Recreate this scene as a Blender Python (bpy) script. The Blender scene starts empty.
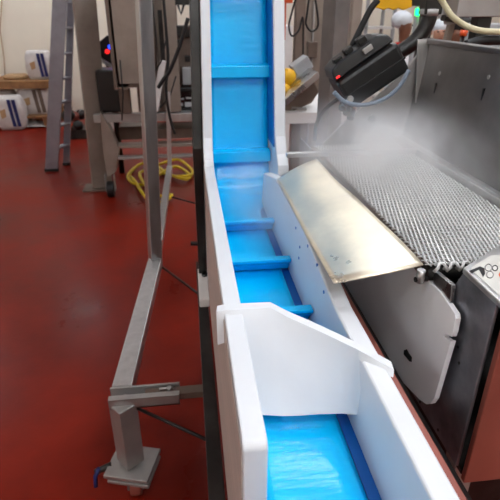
import bpy, bmesh, math, random
from mathutils import Vector as V, Matrix as M4
random.seed(7)
C = bpy.context.scene.collection
PI = math.pi
CAM = V((0, 0, 1.65)); PITCH = math.radians(26); YAW = math.radians(6.97); F = 500.0
cp, sp, cy, sy = math.cos(PITCH), math.sin(PITCH), math.cos(YAW), math.sin(YAW)

# ---------- survey helpers: sight line through a photo point met with a known plane ----------
def ray(px, py):
    a, b = (px-250)/F, (250-py)/F
    f = cp+b*sp; u = -sp+b*cp
    return V((a*cy+f*sy, f*cy-a*sy, u))
def P(px, py, z):
    d = ray(px, py); return CAM+d*((z-CAM.z)/d.z)
def Q(px, py, Y):
    d = ray(px, py); return CAM+d*(Y/d.y)
def R(px, py, X):
    d = ray(px, py); return CAM+d*(X/d.x)

# ---------- materials ----------
def lin(c):
    return tuple((x/12.92 if x <= .04045 else ((x+.055)/1.055)**2.4) for x in c)
def mat(name, rgb, rough=.5, metal=0, var=.06, scale=8, bump=0, bscale=60, spec=.5, stretch=None, rvar=0, sss=0, rgb2=None, coat=0):
    m = bpy.data.materials.new(name); m.use_nodes = True
    nt = m.node_tree; n = nt.nodes; l = nt.links; b = n['Principled BSDF']
    b.inputs['Roughness'].default_value = rough; b.inputs['Metallic'].default_value = metal
    b.inputs['Specular IOR Level'].default_value = spec
    if coat: b.inputs['Coat Weight'].default_value = coat; b.inputs['Coat Roughness'].default_value = .15
    if sss:
        b.inputs['Subsurface Weight'].default_value = sss; b.inputs['Subsurface Radius'].default_value = (.02, .02, .02); b.inputs['Subsurface Scale'].default_value = .5
    tc = n.new('ShaderNodeTexCoord'); mp = n.new('ShaderNodeMapping'); l.new(tc.outputs['Object'], mp.inputs['Vector'])
    if stretch: mp.inputs['Scale'].default_value = stretch
    nz = n.new('ShaderNodeTexNoise'); nz.inputs['Scale'].default_value = scale; nz.inputs['Detail'].default_value = 6; nz.inputs['Roughness'].default_value = .6
    l.new(mp.outputs[0], nz.inputs['Vector'])
    c = lin(rgb)
    r = n.new('ShaderNodeValToRGB'); r.color_ramp.elements[0].position = .3; r.color_ramp.elements[1].position = .7
    c0 = lin(rgb2) if rgb2 else tuple(max(0, x*(1-3*var)) for x in c)
    c1 = tuple(min(1, x*(1+var)) for x in c)
    r.color_ramp.elements[0].color = (*c0, 1); r.color_ramp.elements[1].color = (*c1, 1)
    l.new(nz.outputs['Fac'], r.inputs[0]); l.new(r.outputs[0], b.inputs['Base Color'])
    if rvar:
        mr = n.new('ShaderNodeMapRange'); mr.inputs['To Min'].default_value = max(0.03, rough-rvar); mr.inputs['To Max'].default_value = rough+rvar
        mr.inputs['From Min'].default_value = .3; mr.inputs['From Max'].default_value = .7
        l.new(nz.outputs['Fac'], mr.inputs[0]); l.new(mr.outputs[0], b.inputs['Roughness'])
    if bump:
        nb = n.new('ShaderNodeTexNoise'); nb.inputs['Scale'].default_value = bscale; nb.inputs['Detail'].default_value = 3
        l.new(mp.outputs[0], nb.inputs['Vector'])
        bp = n.new('ShaderNodeBump'); bp.inputs['Strength'].default_value = bump; bp.inputs['Distance'].default_value = .01
        l.new(nb.outputs['Fac'], bp.inputs['Height']); l.new(bp.outputs[0], b.inputs['Normal'])
    return m
def emis(name, rgb, s):
    m = bpy.data.materials.new(name); m.use_nodes = True
    b = m.node_tree.nodes['Principled BSDF']; b.inputs['Base Color'].default_value = (*lin(rgb), 1)
    b.inputs['Emission Color'].default_value = (*lin(rgb), 1); b.inputs['Emission Strength'].default_value = s
    return m

POLYW = mat('lightened_white_polyethylene', (.97, .97, .98), .38, var=.015, scale=5, sss=.05)  # same white plastic, lightened to offset the shade on the guard
POLY = mat('white_polyethylene', (.865, .875, .89), .38, var=.015, scale=5, bump=.04, bscale=30, sss=.08)
POLYG = mat('ribbed_polyethylene', (.76, .71, .68), .5, var=.06, scale=40, stretch=(1, .04, 1), bump=.3, bscale=60)  # tan tint stands for the floor reflected in the white plastic
BLUE = mat('blue_belt', (.0, .75, 1.0), .2, var=.02, scale=4, bump=.15, bscale=34, stretch=(.35, 1.3, 1.3), coat=.05, spec=.3)
DBLUE = mat('blue_wear_and_reflection', (.0, .37, .70), .35, var=.05)  # trough wear strip; also paints the belt's reflection on the riser wall
STEEL = mat('stainless_steel', (.74, .74, .74), .3, 1, var=.08, scale=9, bump=.05, bscale=14, rvar=.1)
BRUSH = mat('brushed_steel', (.78, .775, .77), .42, 1, var=.06, scale=30, stretch=(1, 1, .15), rvar=.1)
SATIN = mat('satin_steel', (.70, .69, .68), .55, .85, var=.08, scale=6, rvar=.08)
HOOD = mat('hood_steel', (.52, .505, .50), .42, .8, var=.14, scale=4, bump=.12, bscale=5, rvar=.1)
DARKS = mat('dark_steel', (.26, .255, .25), .4, .8, var=.2, scale=7)
SHEETM = mat('worn_sheet_metal', (.95, .91, .82), .36, .7, var=.10, scale=5, bump=.22, bscale=9, rvar=.12)
WIRE = mat('belt_wire', (.93, .93, .92), .38, .35, var=.05)
GPOST = mat('grey_post_enamel', (.50, .48, .47), .5, .4, var=.08)
TAUPE = mat('taupe_enamel', (.44, .38, .34), .5, .25, var=.1, scale=5)
TAUPE2 = mat('pale_taupe_enamel', (.58, .53, .49), .45, .3, var=.08, scale=5)
ALU = mat('ladder_aluminium', (.60, .60, .64), .45, .7, var=.06)
PANEL = mat('mottled_steel_panel', (.60, .61, .64), .4, .75, var=.22, scale=9, rvar=.1)
BLACK = mat('black_plastic', (.045, .045, .05), .42, var=.2, scale=20, bump=.05)
RUB = mat('black_rubber', (.06, .06, .065), .6, var=.1)
GCAB = mat('grey_cable', (.45, .50, .56), .45)
CREAMH = mat('cream_hose', (.80, .76, .62), .4, sss=.1)
YEL = mat('yellow_paint', (.93, .70, .06), .4, var=.06)
YELH = mat('yellow_hose', (.88, .76, .10), .45, var=.1)
ORA = mat('orange_paint', (.85, .32, .12), .4)
CREAM = mat('cream_wall', (.95, .92, .86), .6, var=.02, scale=1.5)
WHT = mat('white_paint', (.92, .91, .90), .5, var=.03)
PAPER = mat('white_sack', (.86, .84, .83), .6, var=.06, bump=.3, bscale=12)
NAVY = mat('navy_print', (.10, .14, .38), .6)
TANP = mat('tan_print', (.72, .58, .42), .6)
WOOD = mat('pallet_wood', (.60, .43, .27), .7, var=.15, scale=10)
MAROON = mat('maroon_and_floor_reflection', (.60, .33, .28), .45, .3, var=.1, scale=4)  # also stands for the red floor mirrored in end panel and drip rail
GREYP = mat('grey_plastic', (.66, .67, .68), .45)
SKIN = mat('brown_skin', (.48, .30, .21), .5, var=.05)
SKIN2 = mat('light_skin', (.74, .54, .44), .5, var=.05)
COAT = mat('white_cotton', (.90, .90, .91), .8, var=.04, bump=.2)
TROU = mat('dark_trousers', (.16, .17, .22), .8)
REDC = mat('red_cloth', (.75, .08, .10), .7)
NET = mat('hairnet_cloth', (.86, .88, .90), .8, bump=.3, bscale=40)
HAIR = mat('dark_hair', (.07, .05, .045), .6)
SCREEN = mat('dark_glass', (.03, .03, .04), .1)
LEDB = emis('blue_lamp', (.10, .25, 1), 6); LEDR = emis('red_lamp', (1, .15, .15), 1.5); LEDG = emis('green_lamp', (.05, 1, .45), 5)
LEDV = emis('violet_lamp', (.55, .5, 1), 3)
LABEL = mat('sticker_paper', (.86, .85, .82), .5)
TUBE = emis('lamp_diffuser', (.95, .975, 1), 25.5)

def floor_mat():
    m = mat('red_epoxy_floor', (.52, .125, .06), .36, var=.1, scale=1.1, bump=.06, bscale=55, rvar=.12, rgb2=(.35, .075, .04), spec=.12)
    return m
FLOOR = floor_mat()

# ---------- mesh builder ----------
class MB:
    def __init__(s): s.bm = bmesh.new(); s.mats = []
    def mi(s, m):
        if m not in s.mats: s.mats.append(m)
        return s.mats.index(m)
    def face(s, vs, m=None, smooth=False):
        try:
            f = s.bm.faces.new(vs)
        except ValueError: return
        f.material_index = s.mi(m) if m else 0; f.smooth = smooth
    def hexa(s, c, m=None):
        v = [s.bm.verts.new(p) for p in c]
        for q in ((0,3,2,1),(4,5,6,7),(0,1,5,4),(1,2,6,5),(2,3,7,6),(3,0,4,7)): s.face([v[i] for i in q], m)
    def box(s, lo, hi, m=None):
        x0,y0,z0 = lo; x1,y1,z1 = hi
        s.hexa([V(p) for p in ((x0,y0,z0),(x1,y0,z0),(x1,y1,z0),(x0,y1,z0),(x0,y0,z1),(x1,y0,z1),(x1,y1,z1),(x0,y1,z1))], m)
    def rbox(s, c, size, rot, m=None):
        c = V(c); h = [k/2 for k in size]
        s.hexa([c+rot@V((a*h[0], b*h[1], d*h[2])) for d in (-1,1) for a,b in ((-1,-1),(1,-1),(1,1),(-1,1))], m)
    def beam(s, p, q, w, h, m=None, side=None, twist=0):
        p, q = V(p), V(q); d = (q-p).normalized()
        sd = V(side) if side else (V((1,0,0)) if abs(d.x) < .8 else V((0,1,0)))
        sd = (sd-d*sd.dot(d)).normalized(); up = d.cross(sd)
        if twist:
            r = M4.Rotation(twist, 3, d); sd = r@sd; up = r@up
        s.hexa([o+sd*(a*w/2)+up*(b*h/2) for o in (p,q) for a,b in ((-1,-1),(1,-1),(1,1),(-1,1))], m)
    def tube(s, pts, r, m=None, n=8, closed=False, smooth=True):
        pts = [V(p) for p in pts]; N = len(pts); rings = []; ref = None
        for i, p in enumerate(pts):
            if closed: d = pts[(i+1)%N]-pts[i-1]
            else: d = pts[min(i+1, N-1)]-pts[max(i-1, 0)]
            d.normalize()
            if ref is None: ref = V((0,0,1)) if abs(d.z) < .9 else V((1,0,0))
            a = (ref-d*ref.dot(d)).normalized(); b = d.cross(a); ref = a
            rr = r[i] if isinstance(r, (list, tuple)) else r
            rings.append([s.bm.verts.new(p+a*(rr*math.cos(t*2*PI/n))+b*(rr*math.sin(t*2*PI/n))) for t in range(n)])
        for i in range(N if closed else N-1):
            A, B = rings[i], rings[(i+1)%N]
            for t in range(n): s.face([A[t], A[(t+1)%n], B[(t+1)%n], B[t]], m, smooth)
        if not closed: s.face(rings[0][::-1], m); s.face(rings[-1], m)
    def cyl(s, p, q, r, m=None, n=16): s.tube([p, q], r, m, n)
    def prism(s, poly, off, m=None):
        off = V(off); a = [s.bm.verts.new(V(p)) for p in poly]; b = [s.bm.verts.new(V(p)+off) for p in poly]
        n = len(a); s.face(a[::-1], m); s.face(b, m)
        for i in range(n): s.face([a[i], a[(i+1)%n], b[(i+1)%n], b[i]], m)
    def grid(s, fn, nu, nv, th, m=None):           # surface with thickness; fn(u,v)
        g = [[V(fn(i/nu, j/nv)) for j in range(nv+1)] for i in range(nu+1)]
        def nrm(i, j):
            du = g[min(i+1,nu)][j]-g[max(i-1,0)][j]; dv = g[i][min(j+1,nv)]-g[i][max(j-1,0)]
            return du.cross(dv).normalized()
        T = [[s.bm.verts.new(g[i][j]) for j in range(nv+1)] for i in range(nu+1)]
        B = [[s.bm.verts.new(g[i][j]-nrm(i,j)*th) for j in range(nv+1)] for i in range(nu+1)]
        for i in range(nu):
            for j in range(nv):
                s.face([T[i][j],T[i+1][j],T[i+1][j+1],T[i][j+1]], m, True)
                s.face([B[i][j],B[i][j+1],B[i+1][j+1],B[i+1][j]], m, True)
        for i in range(nu):
            s.face([T[i][0],B[i][0],B[i+1][0],T[i+1][0]], m); s.face([T[i][nv],T[i+1][nv],B[i+1][nv],B[i][nv]], m)
        for j in range(nv):
            s.face([T[0][j],T[0][j+1],B[0][j+1],B[0][j]], m); s.face([T[nu][j],B[nu][j],B[nu][j+1],T[nu][j+1]], m)
    def ball(s, c, r, m=None, sc=(1,1,1), rot=None, n=12):
        mt = M4.Translation(V(c))@((rot.to_4x4()) if rot else M4.Identity(4))@M4.Diagonal((*sc,1))
        res = bmesh.ops.create_uvsphere(s.bm, u_segments=n*2, v_segments=n, radius=r, matrix=mt)
        idx = s.mi(m) if m else 0
        for f in {f for v in res['verts'] for f in v.link_faces}: f.material_index = idx; f.smooth = True
    def build(s, name, m=None, parent=None, bevel=0, seg=2, label=None):
        if m and m not in s.mats: s.mats = [m]+s.mats if not s.mats else s.mats
        bm = s.bm
        off = V((0,0,0)); p = parent
        while p: off += V(p.location); p = p.parent
        bmesh.ops.recalc_face_normals(bm, faces=bm.faces)
        if parent is None:
            xs = [v.co for v in bm.verts]
            lo = V([min(c[i] for c in xs) for i in range(3)]); hi = V([max(c[i] for c in xs) for i in range(3)])
            off = V(((lo.x+hi.x)/2, (lo.y+hi.y)/2, lo.z))
        bmesh.ops.translate(bm, verts=bm.verts, vec=-off)
        me = bpy.data.meshes.new(name); bm.to_mesh(me); bm.free()
        for k in (s.mats or [m]): me.materials.append(k)
        o = bpy.data.objects.new(name, me); C.objects.link(o)
        if parent: o.parent = parent
        else: o.location = off
        if bevel:
            b = o.modifiers.new('bevel', 'BEVEL'); b.width = bevel; b.segments = seg; b.limit_method = 'ANGLE'; b.angle_limit = math.radians(40)
        if label: o['label'] = label
        return o
def tag(o, label=None, cat=None, group=None, kind=None):
    if label: o['label'] = label
    if cat: o['category'] = cat
    if group: o['group'] = group
    if kind: o['kind'] = kind
    return o
def thing(name, loc, label, cat, group=None):
    o = bpy.data.objects.new(name, None); C.objects.link(o); o.location = V(loc); o.empty_display_size = .1
    return tag(o, label, cat, group)
def smooth_path(pts, k=6):
    pts = [V(p) for p in pts]; out = []
    for i in range(len(pts)-1):
        p0, p1, p2, p3 = pts[max(i-1,0)], pts[i], pts[i+1], pts[min(i+2, len(pts)-1)]
        for j in range(k):
            t = j/k
            out.append(.5*((2*p1)+(p2-p0)*t+(2*p0-5*p1+4*p2-p3)*t*t+(3*p1-p0-3*p2+p3)*t**3))
    out.append(pts[-1]); return out

# ---------- setting ----------
X0, X1, Y0, Y1, H = -4.6, 5.6, -2.6, 9.0, 3.7
def struct(name, lo, hi, m):
    b = MB(); b.box(lo, hi, m); return tag(b.build(name, m), kind='structure')
struct('floor', (X0,Y0,-.1), (X1,Y1,0), FLOOR)
struct('ceiling', (X0,Y0,H), (X1,Y1,H+.1), WHT)
struct('wall_back', (X0,Y1,0), (X1,Y1+.1,H), CREAM)
struct('wall_front', (X0,Y0-.1,0), (X1,Y0,H), CREAM)
struct('wall_left', (X0-.1,Y0,0), (X0,Y1,H), CREAM)
struct('wall_right', (X1,Y0,0), (X1+.1,Y1,H), CREAM)
for (lx, ly) in ((-3.7,6.6), (-1.6,8.0), (2.4,7.8), (1.1,5.0), (1.1,3.0), (1.0,1.3), (.30,-.6), (1.0,-1.7), (-3.7,.6), (-2.9,-1.6), (3.4,1.6), (3.4,4.6), (3.2,-1.2)):  # unseen lights; several added to brighten the guard and back wall
    t = thing('ceiling_fill_light', (lx, ly, H), 'unseen long white ceiling light, placed to fill the scene', 'light', 'ceiling fill lights')
    b = MB(); b.box((lx-.68,ly-.18,H-.06), (lx+.68,ly+.18,H-.001), WHT); b.build('housing', WHT, t, .005)
    b = MB(); b.box((lx-.64,ly-.14,H-.085), (lx+.64,ly+.14,H-.061), TUBE); b.build('diffuser', TUBE, t)

# ---------- incline conveyor ----------
ZT = 1.15           # top of trough walls
ZB = 1.01           # belt in the trough
TL = .2126          # lean of the riser
conv = thing('incline_conveyor', (.15, 1.2, 0), 'white-walled conveyor with a glossy blue flighted belt rising steeply, on a steel stand', 'conveyor')
def yf(z): return 1.72+TL*(z-1.2)           # front edge of riser
def yb(z): return yf(z)+.14
def shear(b):
    for v in b.bm.verts:
        if v.co.z > 1.2: v.co.x += .028*(v.co.z-1.2)*(1-(v.co.x-.046)/.29)
ZTOP = 2.55
def arc(cyy, cz, r, a0, a1, n=7): return [(cyy+r*math.cos(math.radians(a0+(a1-a0)*i/n)), cz+r*math.sin(math.radians(a0+(a1-a0)*i/n))) for i in range(n+1)]
# left side plate: trough + riser in one piece
prof = arc(.470, 1.137, .013, 180, 90) + [(1.60, ZT)] + [(1.665,1.157),(1.69,1.172),(1.705,1.195),(yf(1.24),1.24)] + [(yf(ZTOP),ZTOP),(yf(ZTOP)+.30,ZTOP),(yf(1.1)+.36,1.0),(1.98,.62),(1.9,.60),(.457,.60)]
b = MB(); b.prism([(.0464,y,z) for y,z in prof], (.0332,0,0), POLY); shear(b); b.build('side_wall', POLY, conv, .003)
# lengthwise ribs of its outer face
b = MB()
for i in range(7): b.box((.0445,.46,.63+i*.073), (.0462,1.70,.7015+i*.073), POLYG)
b.build('outer_ribs', POLYG, conv, .002)
# right wall of the trough
b = MB(); b.prism([(.2500,y,z) for y,z in [(.12,ZT),(.76,ZT),(1.02,ZT+.036),(1.42,ZT+.036),(1.66,ZT-.02),(1.72,.95),(1.72,.80),(.12,.80)]], (.0330,0,0), POLY); b.build('side_wall', POLY, conv, .004)
# right riser wall, bolted outside the trough wall
pr = [(1.655,1.10),(1.645,1.125),(1.655,1.155),(1.69,1.185),(yf(1.24),1.24),(yf(ZTOP),ZTOP),(yf(ZTOP)+.30,ZTOP),(yf(1.1)+.36,1.0),(1.70,.98)]
b = MB(); b.prism([(.2995,y,z) for y,z in pr], (.038,0,0), POLY); b.build('riser_wall', POLY, conv, .004)
b = MB(); b.prism([(.2965,y+.012,z) for y,z in [(yf(1.2),1.2),(yf(ZTOP-.01),ZTOP-.01),(yf(ZTOP)+.16,ZTOP-.01),(yf(1.2)+.15,1.2)]], (.003,0,0), DBLUE); b.build('wear_and_reflection_strip', DBLUE, conv)  # blue sheet on the white wall, standing for the belt's reflection
b = MB(); b.box((.231,.14,.995), (.2498,1.72,1.006), DBLUE); b.build('wear_and_reflection_strip', DBLUE, conv)
# belt path (y, z)
def yb(z): return yf(z)+.14
def shear(b):
    for v in b.bm.verts:
        if v.co.z > 1.2: v.co.x += .028*(v.co.z-1.2)*(1-(v.co.x-.046)/.29)

path = [(.16,ZB-.05),(.19,ZB-.02),(.24,ZB-.004)]+[(y/100, ZB) for y in range(29,170,6)]
bend0 = (1.70, ZB); cz = ZB+.17
path += [(1.70+.13*math.sin(math.radians(a)), ZB+.13*(1-math.cos(math.radians(a)))) for a in (14,28,42,56,70)]
zz = ZB+.13
while zz < ZTOP-.02: path.append((yb(zz), zz)); zz += .05
def belt_fn(u, v):
    t = u*(len(path)-1); i = min(int(t), len(path)-2); f = t-i
    y = path[i][0]*(1-f)+path[i+1][0]*f; z = path[i][1]*(1-f)+path[i+1][1]*f
    k = min(1, max(0, (y-1.60)/.16)); xr = .2285*(1-k)+.2955*k
    if y < .74:
        q = (.74-y)/.2; q = min(1, q); e = math.sin(PI*min(1, (1-v)*1.0+.0)**.5*.5) if v > 0 else 1
        z += .018*q*min(1, (1-v)*5)**.5
    return (.0815+(xr-.0815)*v, y, z)
b = MB(); b.grid(belt_fn, len(path)-1, 12, -.004, BLUE); shear(b); b.build('belt', BLUE, conv)
# flights
for yy in (1.436, 1.17, .925, .70, .40):
    b = MB()
    b.prism([(.0825,yy+.004,ZB+.002),(.0825,yy-.010,ZB+.024),(.0825,yy-.030,ZB+.040),(.0825,yy-.031,ZB+.048),(.0825,yy-.006,ZB+.046),(.0825,yy+.018,ZB+.028),(.0825,yy+.030,ZB+.002)], (.166 if yy > .8 else .143,0,0), BLUE)
    if yy < .9: 
        for v in b.bm.verts: v.co.z += .0 
    b.build('flight', BLUE, conv, .0015)
for z0 in (1.125, 1.415, 1.705, 1.995, 2.285):
    n = V((0,-1,TL)).normalized(); s_ = V((0,TL,1)).normalized(); o0 = V((.0825, yb(z0)-.001, z0))
    b = MB(); b.prism([o0, o0+n*.052-s_*.004, o0+n*.058+s_*.034, o0+n*.035+s_*.044, o0+s_*.047], (.2135,0,0), BLUE); shear(b); b.build('flight', BLUE, conv, .002)
# screws in the right wall
for (px,py) in ((300,247),(308,246),(299,258),(317,265),(296,228),(324,292)):
    p = R(px, py, .2499); b = MB(); b.cyl((.2485,p.y,p.z), (.2515,p.y,p.z), .0035, DBLUE, 10); b.build('screw', DBLUE, conv)
# hold-down / divider plate slotted over both walls (a twisted deflector)
tpts = [(.032,.764,ZT+.004),(.0455,.764,ZT+.006),(.080,.764,ZT+.006),(.130,.762,ZT+.006),(.155,.728,ZT+.007),(.190,.691,ZT+.007),(.225,.651,ZT+.007),(.2493,.622,ZT+.007),(.2507,.620,ZT+.007),(.290,.571,ZT+.004)]
bpts = [(.032,.752,ZT-.060),(.0455,.750,ZT-.055),(.080,.620,ZT-.108),(.130,.606,ZT-.104),(.155,.604,ZT-.104),(.190,.602,ZT-.103),(.225,.598,ZT-.102),(.2493,.592,ZT-.102),(.2507,.590,ZT-.006),(.288,.566,ZT-.006)]
b = MB()
def pl_fn(u, v):
    t = u*9; i = min(int(t+1e-6), 8); f = t-i
    return V(tpts[i]).lerp(V(tpts[i+1]), f).lerp(V(bpts[i]).lerp(V(bpts[i+1]), f), v)
OFF = V((.003,.020,0))
TT = [[pl_fn(i/9, j/6) for j in range(7)] for i in range(10)]
for off in (V((0,0,0)), OFF):
    G_ = [[b.bm.verts.new(p+off) for p in row] for row in TT]
    for i in range(9):
        for j in range(6): b.face([G_[i][j],G_[i+1][j],G_[i+1][j+1],G_[i][j+1]], POLY, True)
rim = [TT[i][0] for i in range(10)]+[TT[9][j] for j in range(1,7)]+[TT[i][6] for i in range(8,-1,-1)]+[TT[0][j] for j in range(5,0,-1)]
ra_ = [b.bm.verts.new(p) for p in rim]; rb_ = [b.bm.verts.new(p+OFF) for p in rim]
for i in range(len(rim)): b.face([ra_[i-1],ra_[i],rb_[i],rb_[i-1]], POLY)
d_ = b.build('divider_plate', POLY, conv)
# steel side frame
sf = [(.47,.585),(1.90,.585),(2.05,.60),(2.05,.40),(.47,.40)]
sg2 = [(1.90,.60),(yf(1.2)+.06,.98),(yf(1.2)+.02,1.2),(yf(ZTOP)+.02,ZTOP-.02),(yf(ZTOP)+.20,ZTOP-.02),(2.10,1.1),(2.05,.60)]
b = MB(); b.prism([(.0115,y,z) for y,z in sg2], (.0320,0,0), DARKS); shear(b); b.build('riser_frame', DARKS, conv, .002)
b = MB(); b.prism([(.0005,y,z) for y,z in sf], (.0400,0,0), DARKS); b.build('side_frame', DARKS, conv, .002)
# stand
B0 = P(128, 463, .14); SX, SY = B0.x+.012, B0.y; ZR = .455
J = P(155, 258, ZR); K = P(169.5, 166, ZR)
def part(name, mtl, fn, bev=.002, par=None, label=None):
    b = MB(); fn(b); return b.build(name, mtl, par or conv, bev, label=label)
part('stand_post', SATIN, lambda b: b.beam((SX,SY,.155), (SX,SY,ZR-.03), .072, .072, SATIN, twist=math.radians(38)), .004)
part('base_plate', SATIN, lambda b: b.rbox((SX+.005,SY,.137), (.165,.15,.016), M4.Rotation(math.radians(-16),3,'Z'), SATIN), .003)
part('base_plate', SATIN, lambda b: b.rbox((SX+.01,SY-.005,.112), (.155,.14,.014), M4.Rotation(math.radians(-16),3,'Z'), SATIN), .003)
part('clamp_knob', BLUE, lambda b: (b.cyl((SX-.13,SY-.01,.12), (SX-.07,SY,.14), .012, DARKS), b.tube([(SX-.115,SY-.01,.14),(SX-.13,SY-.02,.11),(SX-.132,SY-.03,.07)], .008, NAVY)), 0)
def caster(x, y, ztop, r, par, m=MAROON):
    b = MB(); b.box((x-.03,y-.028,r*.9), (x-.024,y+.028,ztop), SATIN); b.box((x+.024,y-.028,r*.9), (x+.03,y+.028,ztop), SATIN); b.box((x-.035,y-.035,ztop-.006), (x+.035,y+.035,ztop), SATIN)
    b.cyl((x-.034,y,r), (x+.034,y,r), .008, SATIN)
    f = b.build('caster_fork', SATIN, par, .001)
    b = MB(); b.cyl((x-.02,y,r), (x+.02,y,r), r, m, 24); b.build('wheel', m, f, .004)
caster(SX+.01, SY-.01, .104, .044, conv)
part('arm_channel', SATIN, lambda b: (b.box((SX-.045,SY-.012,ZR-.045), (-.080,SY+.053,ZR-.038), SATIN), b.box((SX-.045,SY-.012,ZR-.045), (-.080,SY-.004,ZR-.004), SATIN), b.box((SX-.045,SY+.045,ZR-.045), (-.080,SY+.053,ZR-.0), SATIN), b.box((SX-.045,SY-.012,ZR-.008),(-.080,SY+.011,ZR-.002),SATIN)), .001)
part('cross_bar', TAUPE, lambda b: b.box((-.20,SY+.004,ZR-.037), (.040,SY+.042,ZR-.010), TAUPE), .002)
part('bolt', BRUSH, lambda b: (b.cyl((-.115,SY+.022,ZR-.008), (-.115,SY+.022,ZR+.006), .009, BRUSH, 6), b.cyl((-.15,SY+.026,ZR-.002), (-.10,SY+.026,ZR-.002), .004, BRUSH)), 0)
part('stand_rail', BRUSH, lambda b: b.beam((SX-.005,SY+.056,ZR-.025), (J.x,J.y,ZR-.025), .070, .055, BRUSH), .004)
part('stand_rail', BRUSH, lambda b: b.beam((J.x+.004,J.y+.03,ZR-.02), (K.x,K.y,ZR-.02), .045, .045, BRUSH), .003)
T0 = Q(143.5, 0, J.y+.02); top = V((J.x,J.y,ZR-.05))+(T0-V((J.x,J.y,ZR-.05)))*1.5
part('stand_post', BRUSH, lambda b: b.beam((J.x,J.y,ZR-.05), top, .062, .052, BRUSH, twist=math.radians(22)), .004)
K2 = Q(168, 92, K.y)
part('stand_post', BRUSH, lambda b: b.beam((K.x,K.y,ZR-.04), (K2.x,K.y,K2.z), .034, .034, BRUSH), .003)
for a, c in (((128,404),(205,447)), ((161,266),(200,302)), ((172,197),(203,209))):
    part('brace_rod', DARKS, lambda b: b.cyl(P(a[0],a[1],.40), V((P(c[0],c[1],.40).x+.02, P(c[0],c[1],.40).y,.42)), .006, DARKS, 8), 0)
g0, g1, g2 = P(204,300,.62), P(204,268,.62), P(201,243,.60)
part('junction_box', TAUPE2, lambda b: (b.box((.006,g0.y,.586), (.0455,g1.y,.62), WHT)), .004, label='small pale cover box clamped to the dark side frame')
part('cable_gland', BLACK, lambda b: b.cyl((.034,g1.y-.07,.62),(.034,g1.y-.07,.632), .012, BLACK), 0)
part('locking_pin', DARKS, lambda b: b.cyl((-.02,g2.y,.60), (.045,g2.y,.60), .011, DARKS), 0)
part('leg', SATIN, lambda b: b.box((.27,1.25,.0), (.31,1.29,.80), SATIN), .003)
part('leg', SATIN, lambda b: b.box((.01,1.95,.0), (.05,1.99,.42), SATIN), .003)
part('leg', SATIN, lambda b: b.box((.29,1.95,.0), (.33,1.99,1.0), SATIN), .003)

# ---------- loose sheet of metal bridging to the trough ----------
A_, B_, C_, D_ = V((.248,1.385,1.195)), V((.368,1.385,1.245)), V((.408,.756,1.231)), V((.246,.762,1.196))
def sh(u, v):
    p = A_.lerp(B_, v).lerp(D_.lerp(C_, v), u)
    bul = .004*math.sin(PI*v)+.0025*math.sin(u*7+v*3)+.0015*math.sin(u*15+v)*v
    p += V((0,0,bul))
    if u > .9: p += V((0,-.012*math.sin(PI*v)*(u-.9)*10, 0))
    if u < .15: p += V((0,.02*(v-.3)*(.15-u)*6,0))
    return p
b = MB(); b.grid(lambda u, v: sh(u, v), 28, 14, -.0022, SHEETM)
tag(b.build('metal_sheet', SHEETM), 'scuffed pale metal sheet sloping from wire mesh belt over the conveyor wall', 'metal sheet')

# ---------- steaming wire-belt machine ----------
ZM = 1.22
mac = thing('steam_cooker', (.6, 1.2, 0), 'stainless steel steaming machine with wire mesh belt and tall dark hood', 'machine')
def mp(name, mtl, fn, bev=.002, par=None, label=None):
    b = MB(); fn(b); return b.build(name, mtl, par or mac, bev, label=label)
# mesh belt: cross rods with flat spirals
b = MB(); XL, XR, YS, YE = .425, .712, .775, 1.66; pit = .0165; n = int((YE-YS)/pit); px_ = .0088; k = int((XR-XL)/px_)
for j in range(n+1): b.cyl((XL-.004,YS+j*pit,ZM), (XR+.004,YS+j*pit,ZM), .0014, WIRE, 5)
b.build('cross_rods', WIRE, mac)
b = MB()
for j in range(n):
    pts = []
    for i in range(k+1):
        x = XL+i*px_+(px_/2 if j%2 else 0)
        pts += [(x, YS+j*pit-.0015, ZM+.0028), (x+px_*.42, YS+(j+1)*pit+.0015, ZM+.0028), (x+px_*.5, YS+(j+1)*pit+.0015, ZM-.0028), (x+px_*.92, YS+j*pit-.0015, ZM-.0028)]
    b.tube(pts, 0.00165, WIRE, 4, smooth=False)
b.build('mesh_belt', WIRE, mac)
b = MB()
for i in range(12):
    x = XL+.01+i*.024; b.tube([(x,YS-.012,ZM-.010),(x+.004,YS-.016,ZM),(x+.008,YS-.010,ZM+.006),(x+.016,YS-.010,ZM+.006),(x+.02,YS-.016,ZM),(x+.022,YS-.006,ZM-.008)], .003, WIRE, 6)
b.build('belt_edge_links', WIRE, mac)
mp('belt_bed', HOOD, lambda b: b.box((.425,.80,1.186), (.74,1.70,1.200), TAUPE))
mp('belt_roller', DARKS, lambda b: b.cyl((.43,.790,1.196), (.735,.790,1.196), .017, DARKS, 20), 0)
mp('side_rail', BRUSH, lambda b: (b.box((.722,.70,1.19), (.735,1.70,1.238), BRUSH), b.box((.735,.70,1.225), (.756,1.70,1.238), BRUSH)))
mp('end_bar', BRUSH, lambda b: b.box((.30,1.505,1.223), (.74,1.525,1.238), BRUSH))
# hood
hd = mp('hood_panel', HOOD, lambda b: (b.prism([(.752,.30,1.22),(.752,1.72,1.22),(.802,1.72,1.545),(.802,.30,1.545)], (.012,0,0), HOOD), b.box((.790,.30,1.540), (.83,1.73,1.553), HOOD)), .002)
for (px,py,h_) in ((432.5,87,.03),(478.5,93,.03)):
    p = R(px,py,.772); xx = .752+(p.z-1.22)*.154
    mp('slot', BLACK, lambda b: b.box((xx-.003,p.y-.003,p.z-.022), (xx+.004,p.y+.003,p.z+.012), BLACK), 0, hd)
    mp('rivet', BRUSH, lambda b: b.cyl((xx+.004,p.y,p.z+.04), (xx+.012,p.y,p.z+.04), .006, SATIN, 10), 0, hd)
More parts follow.
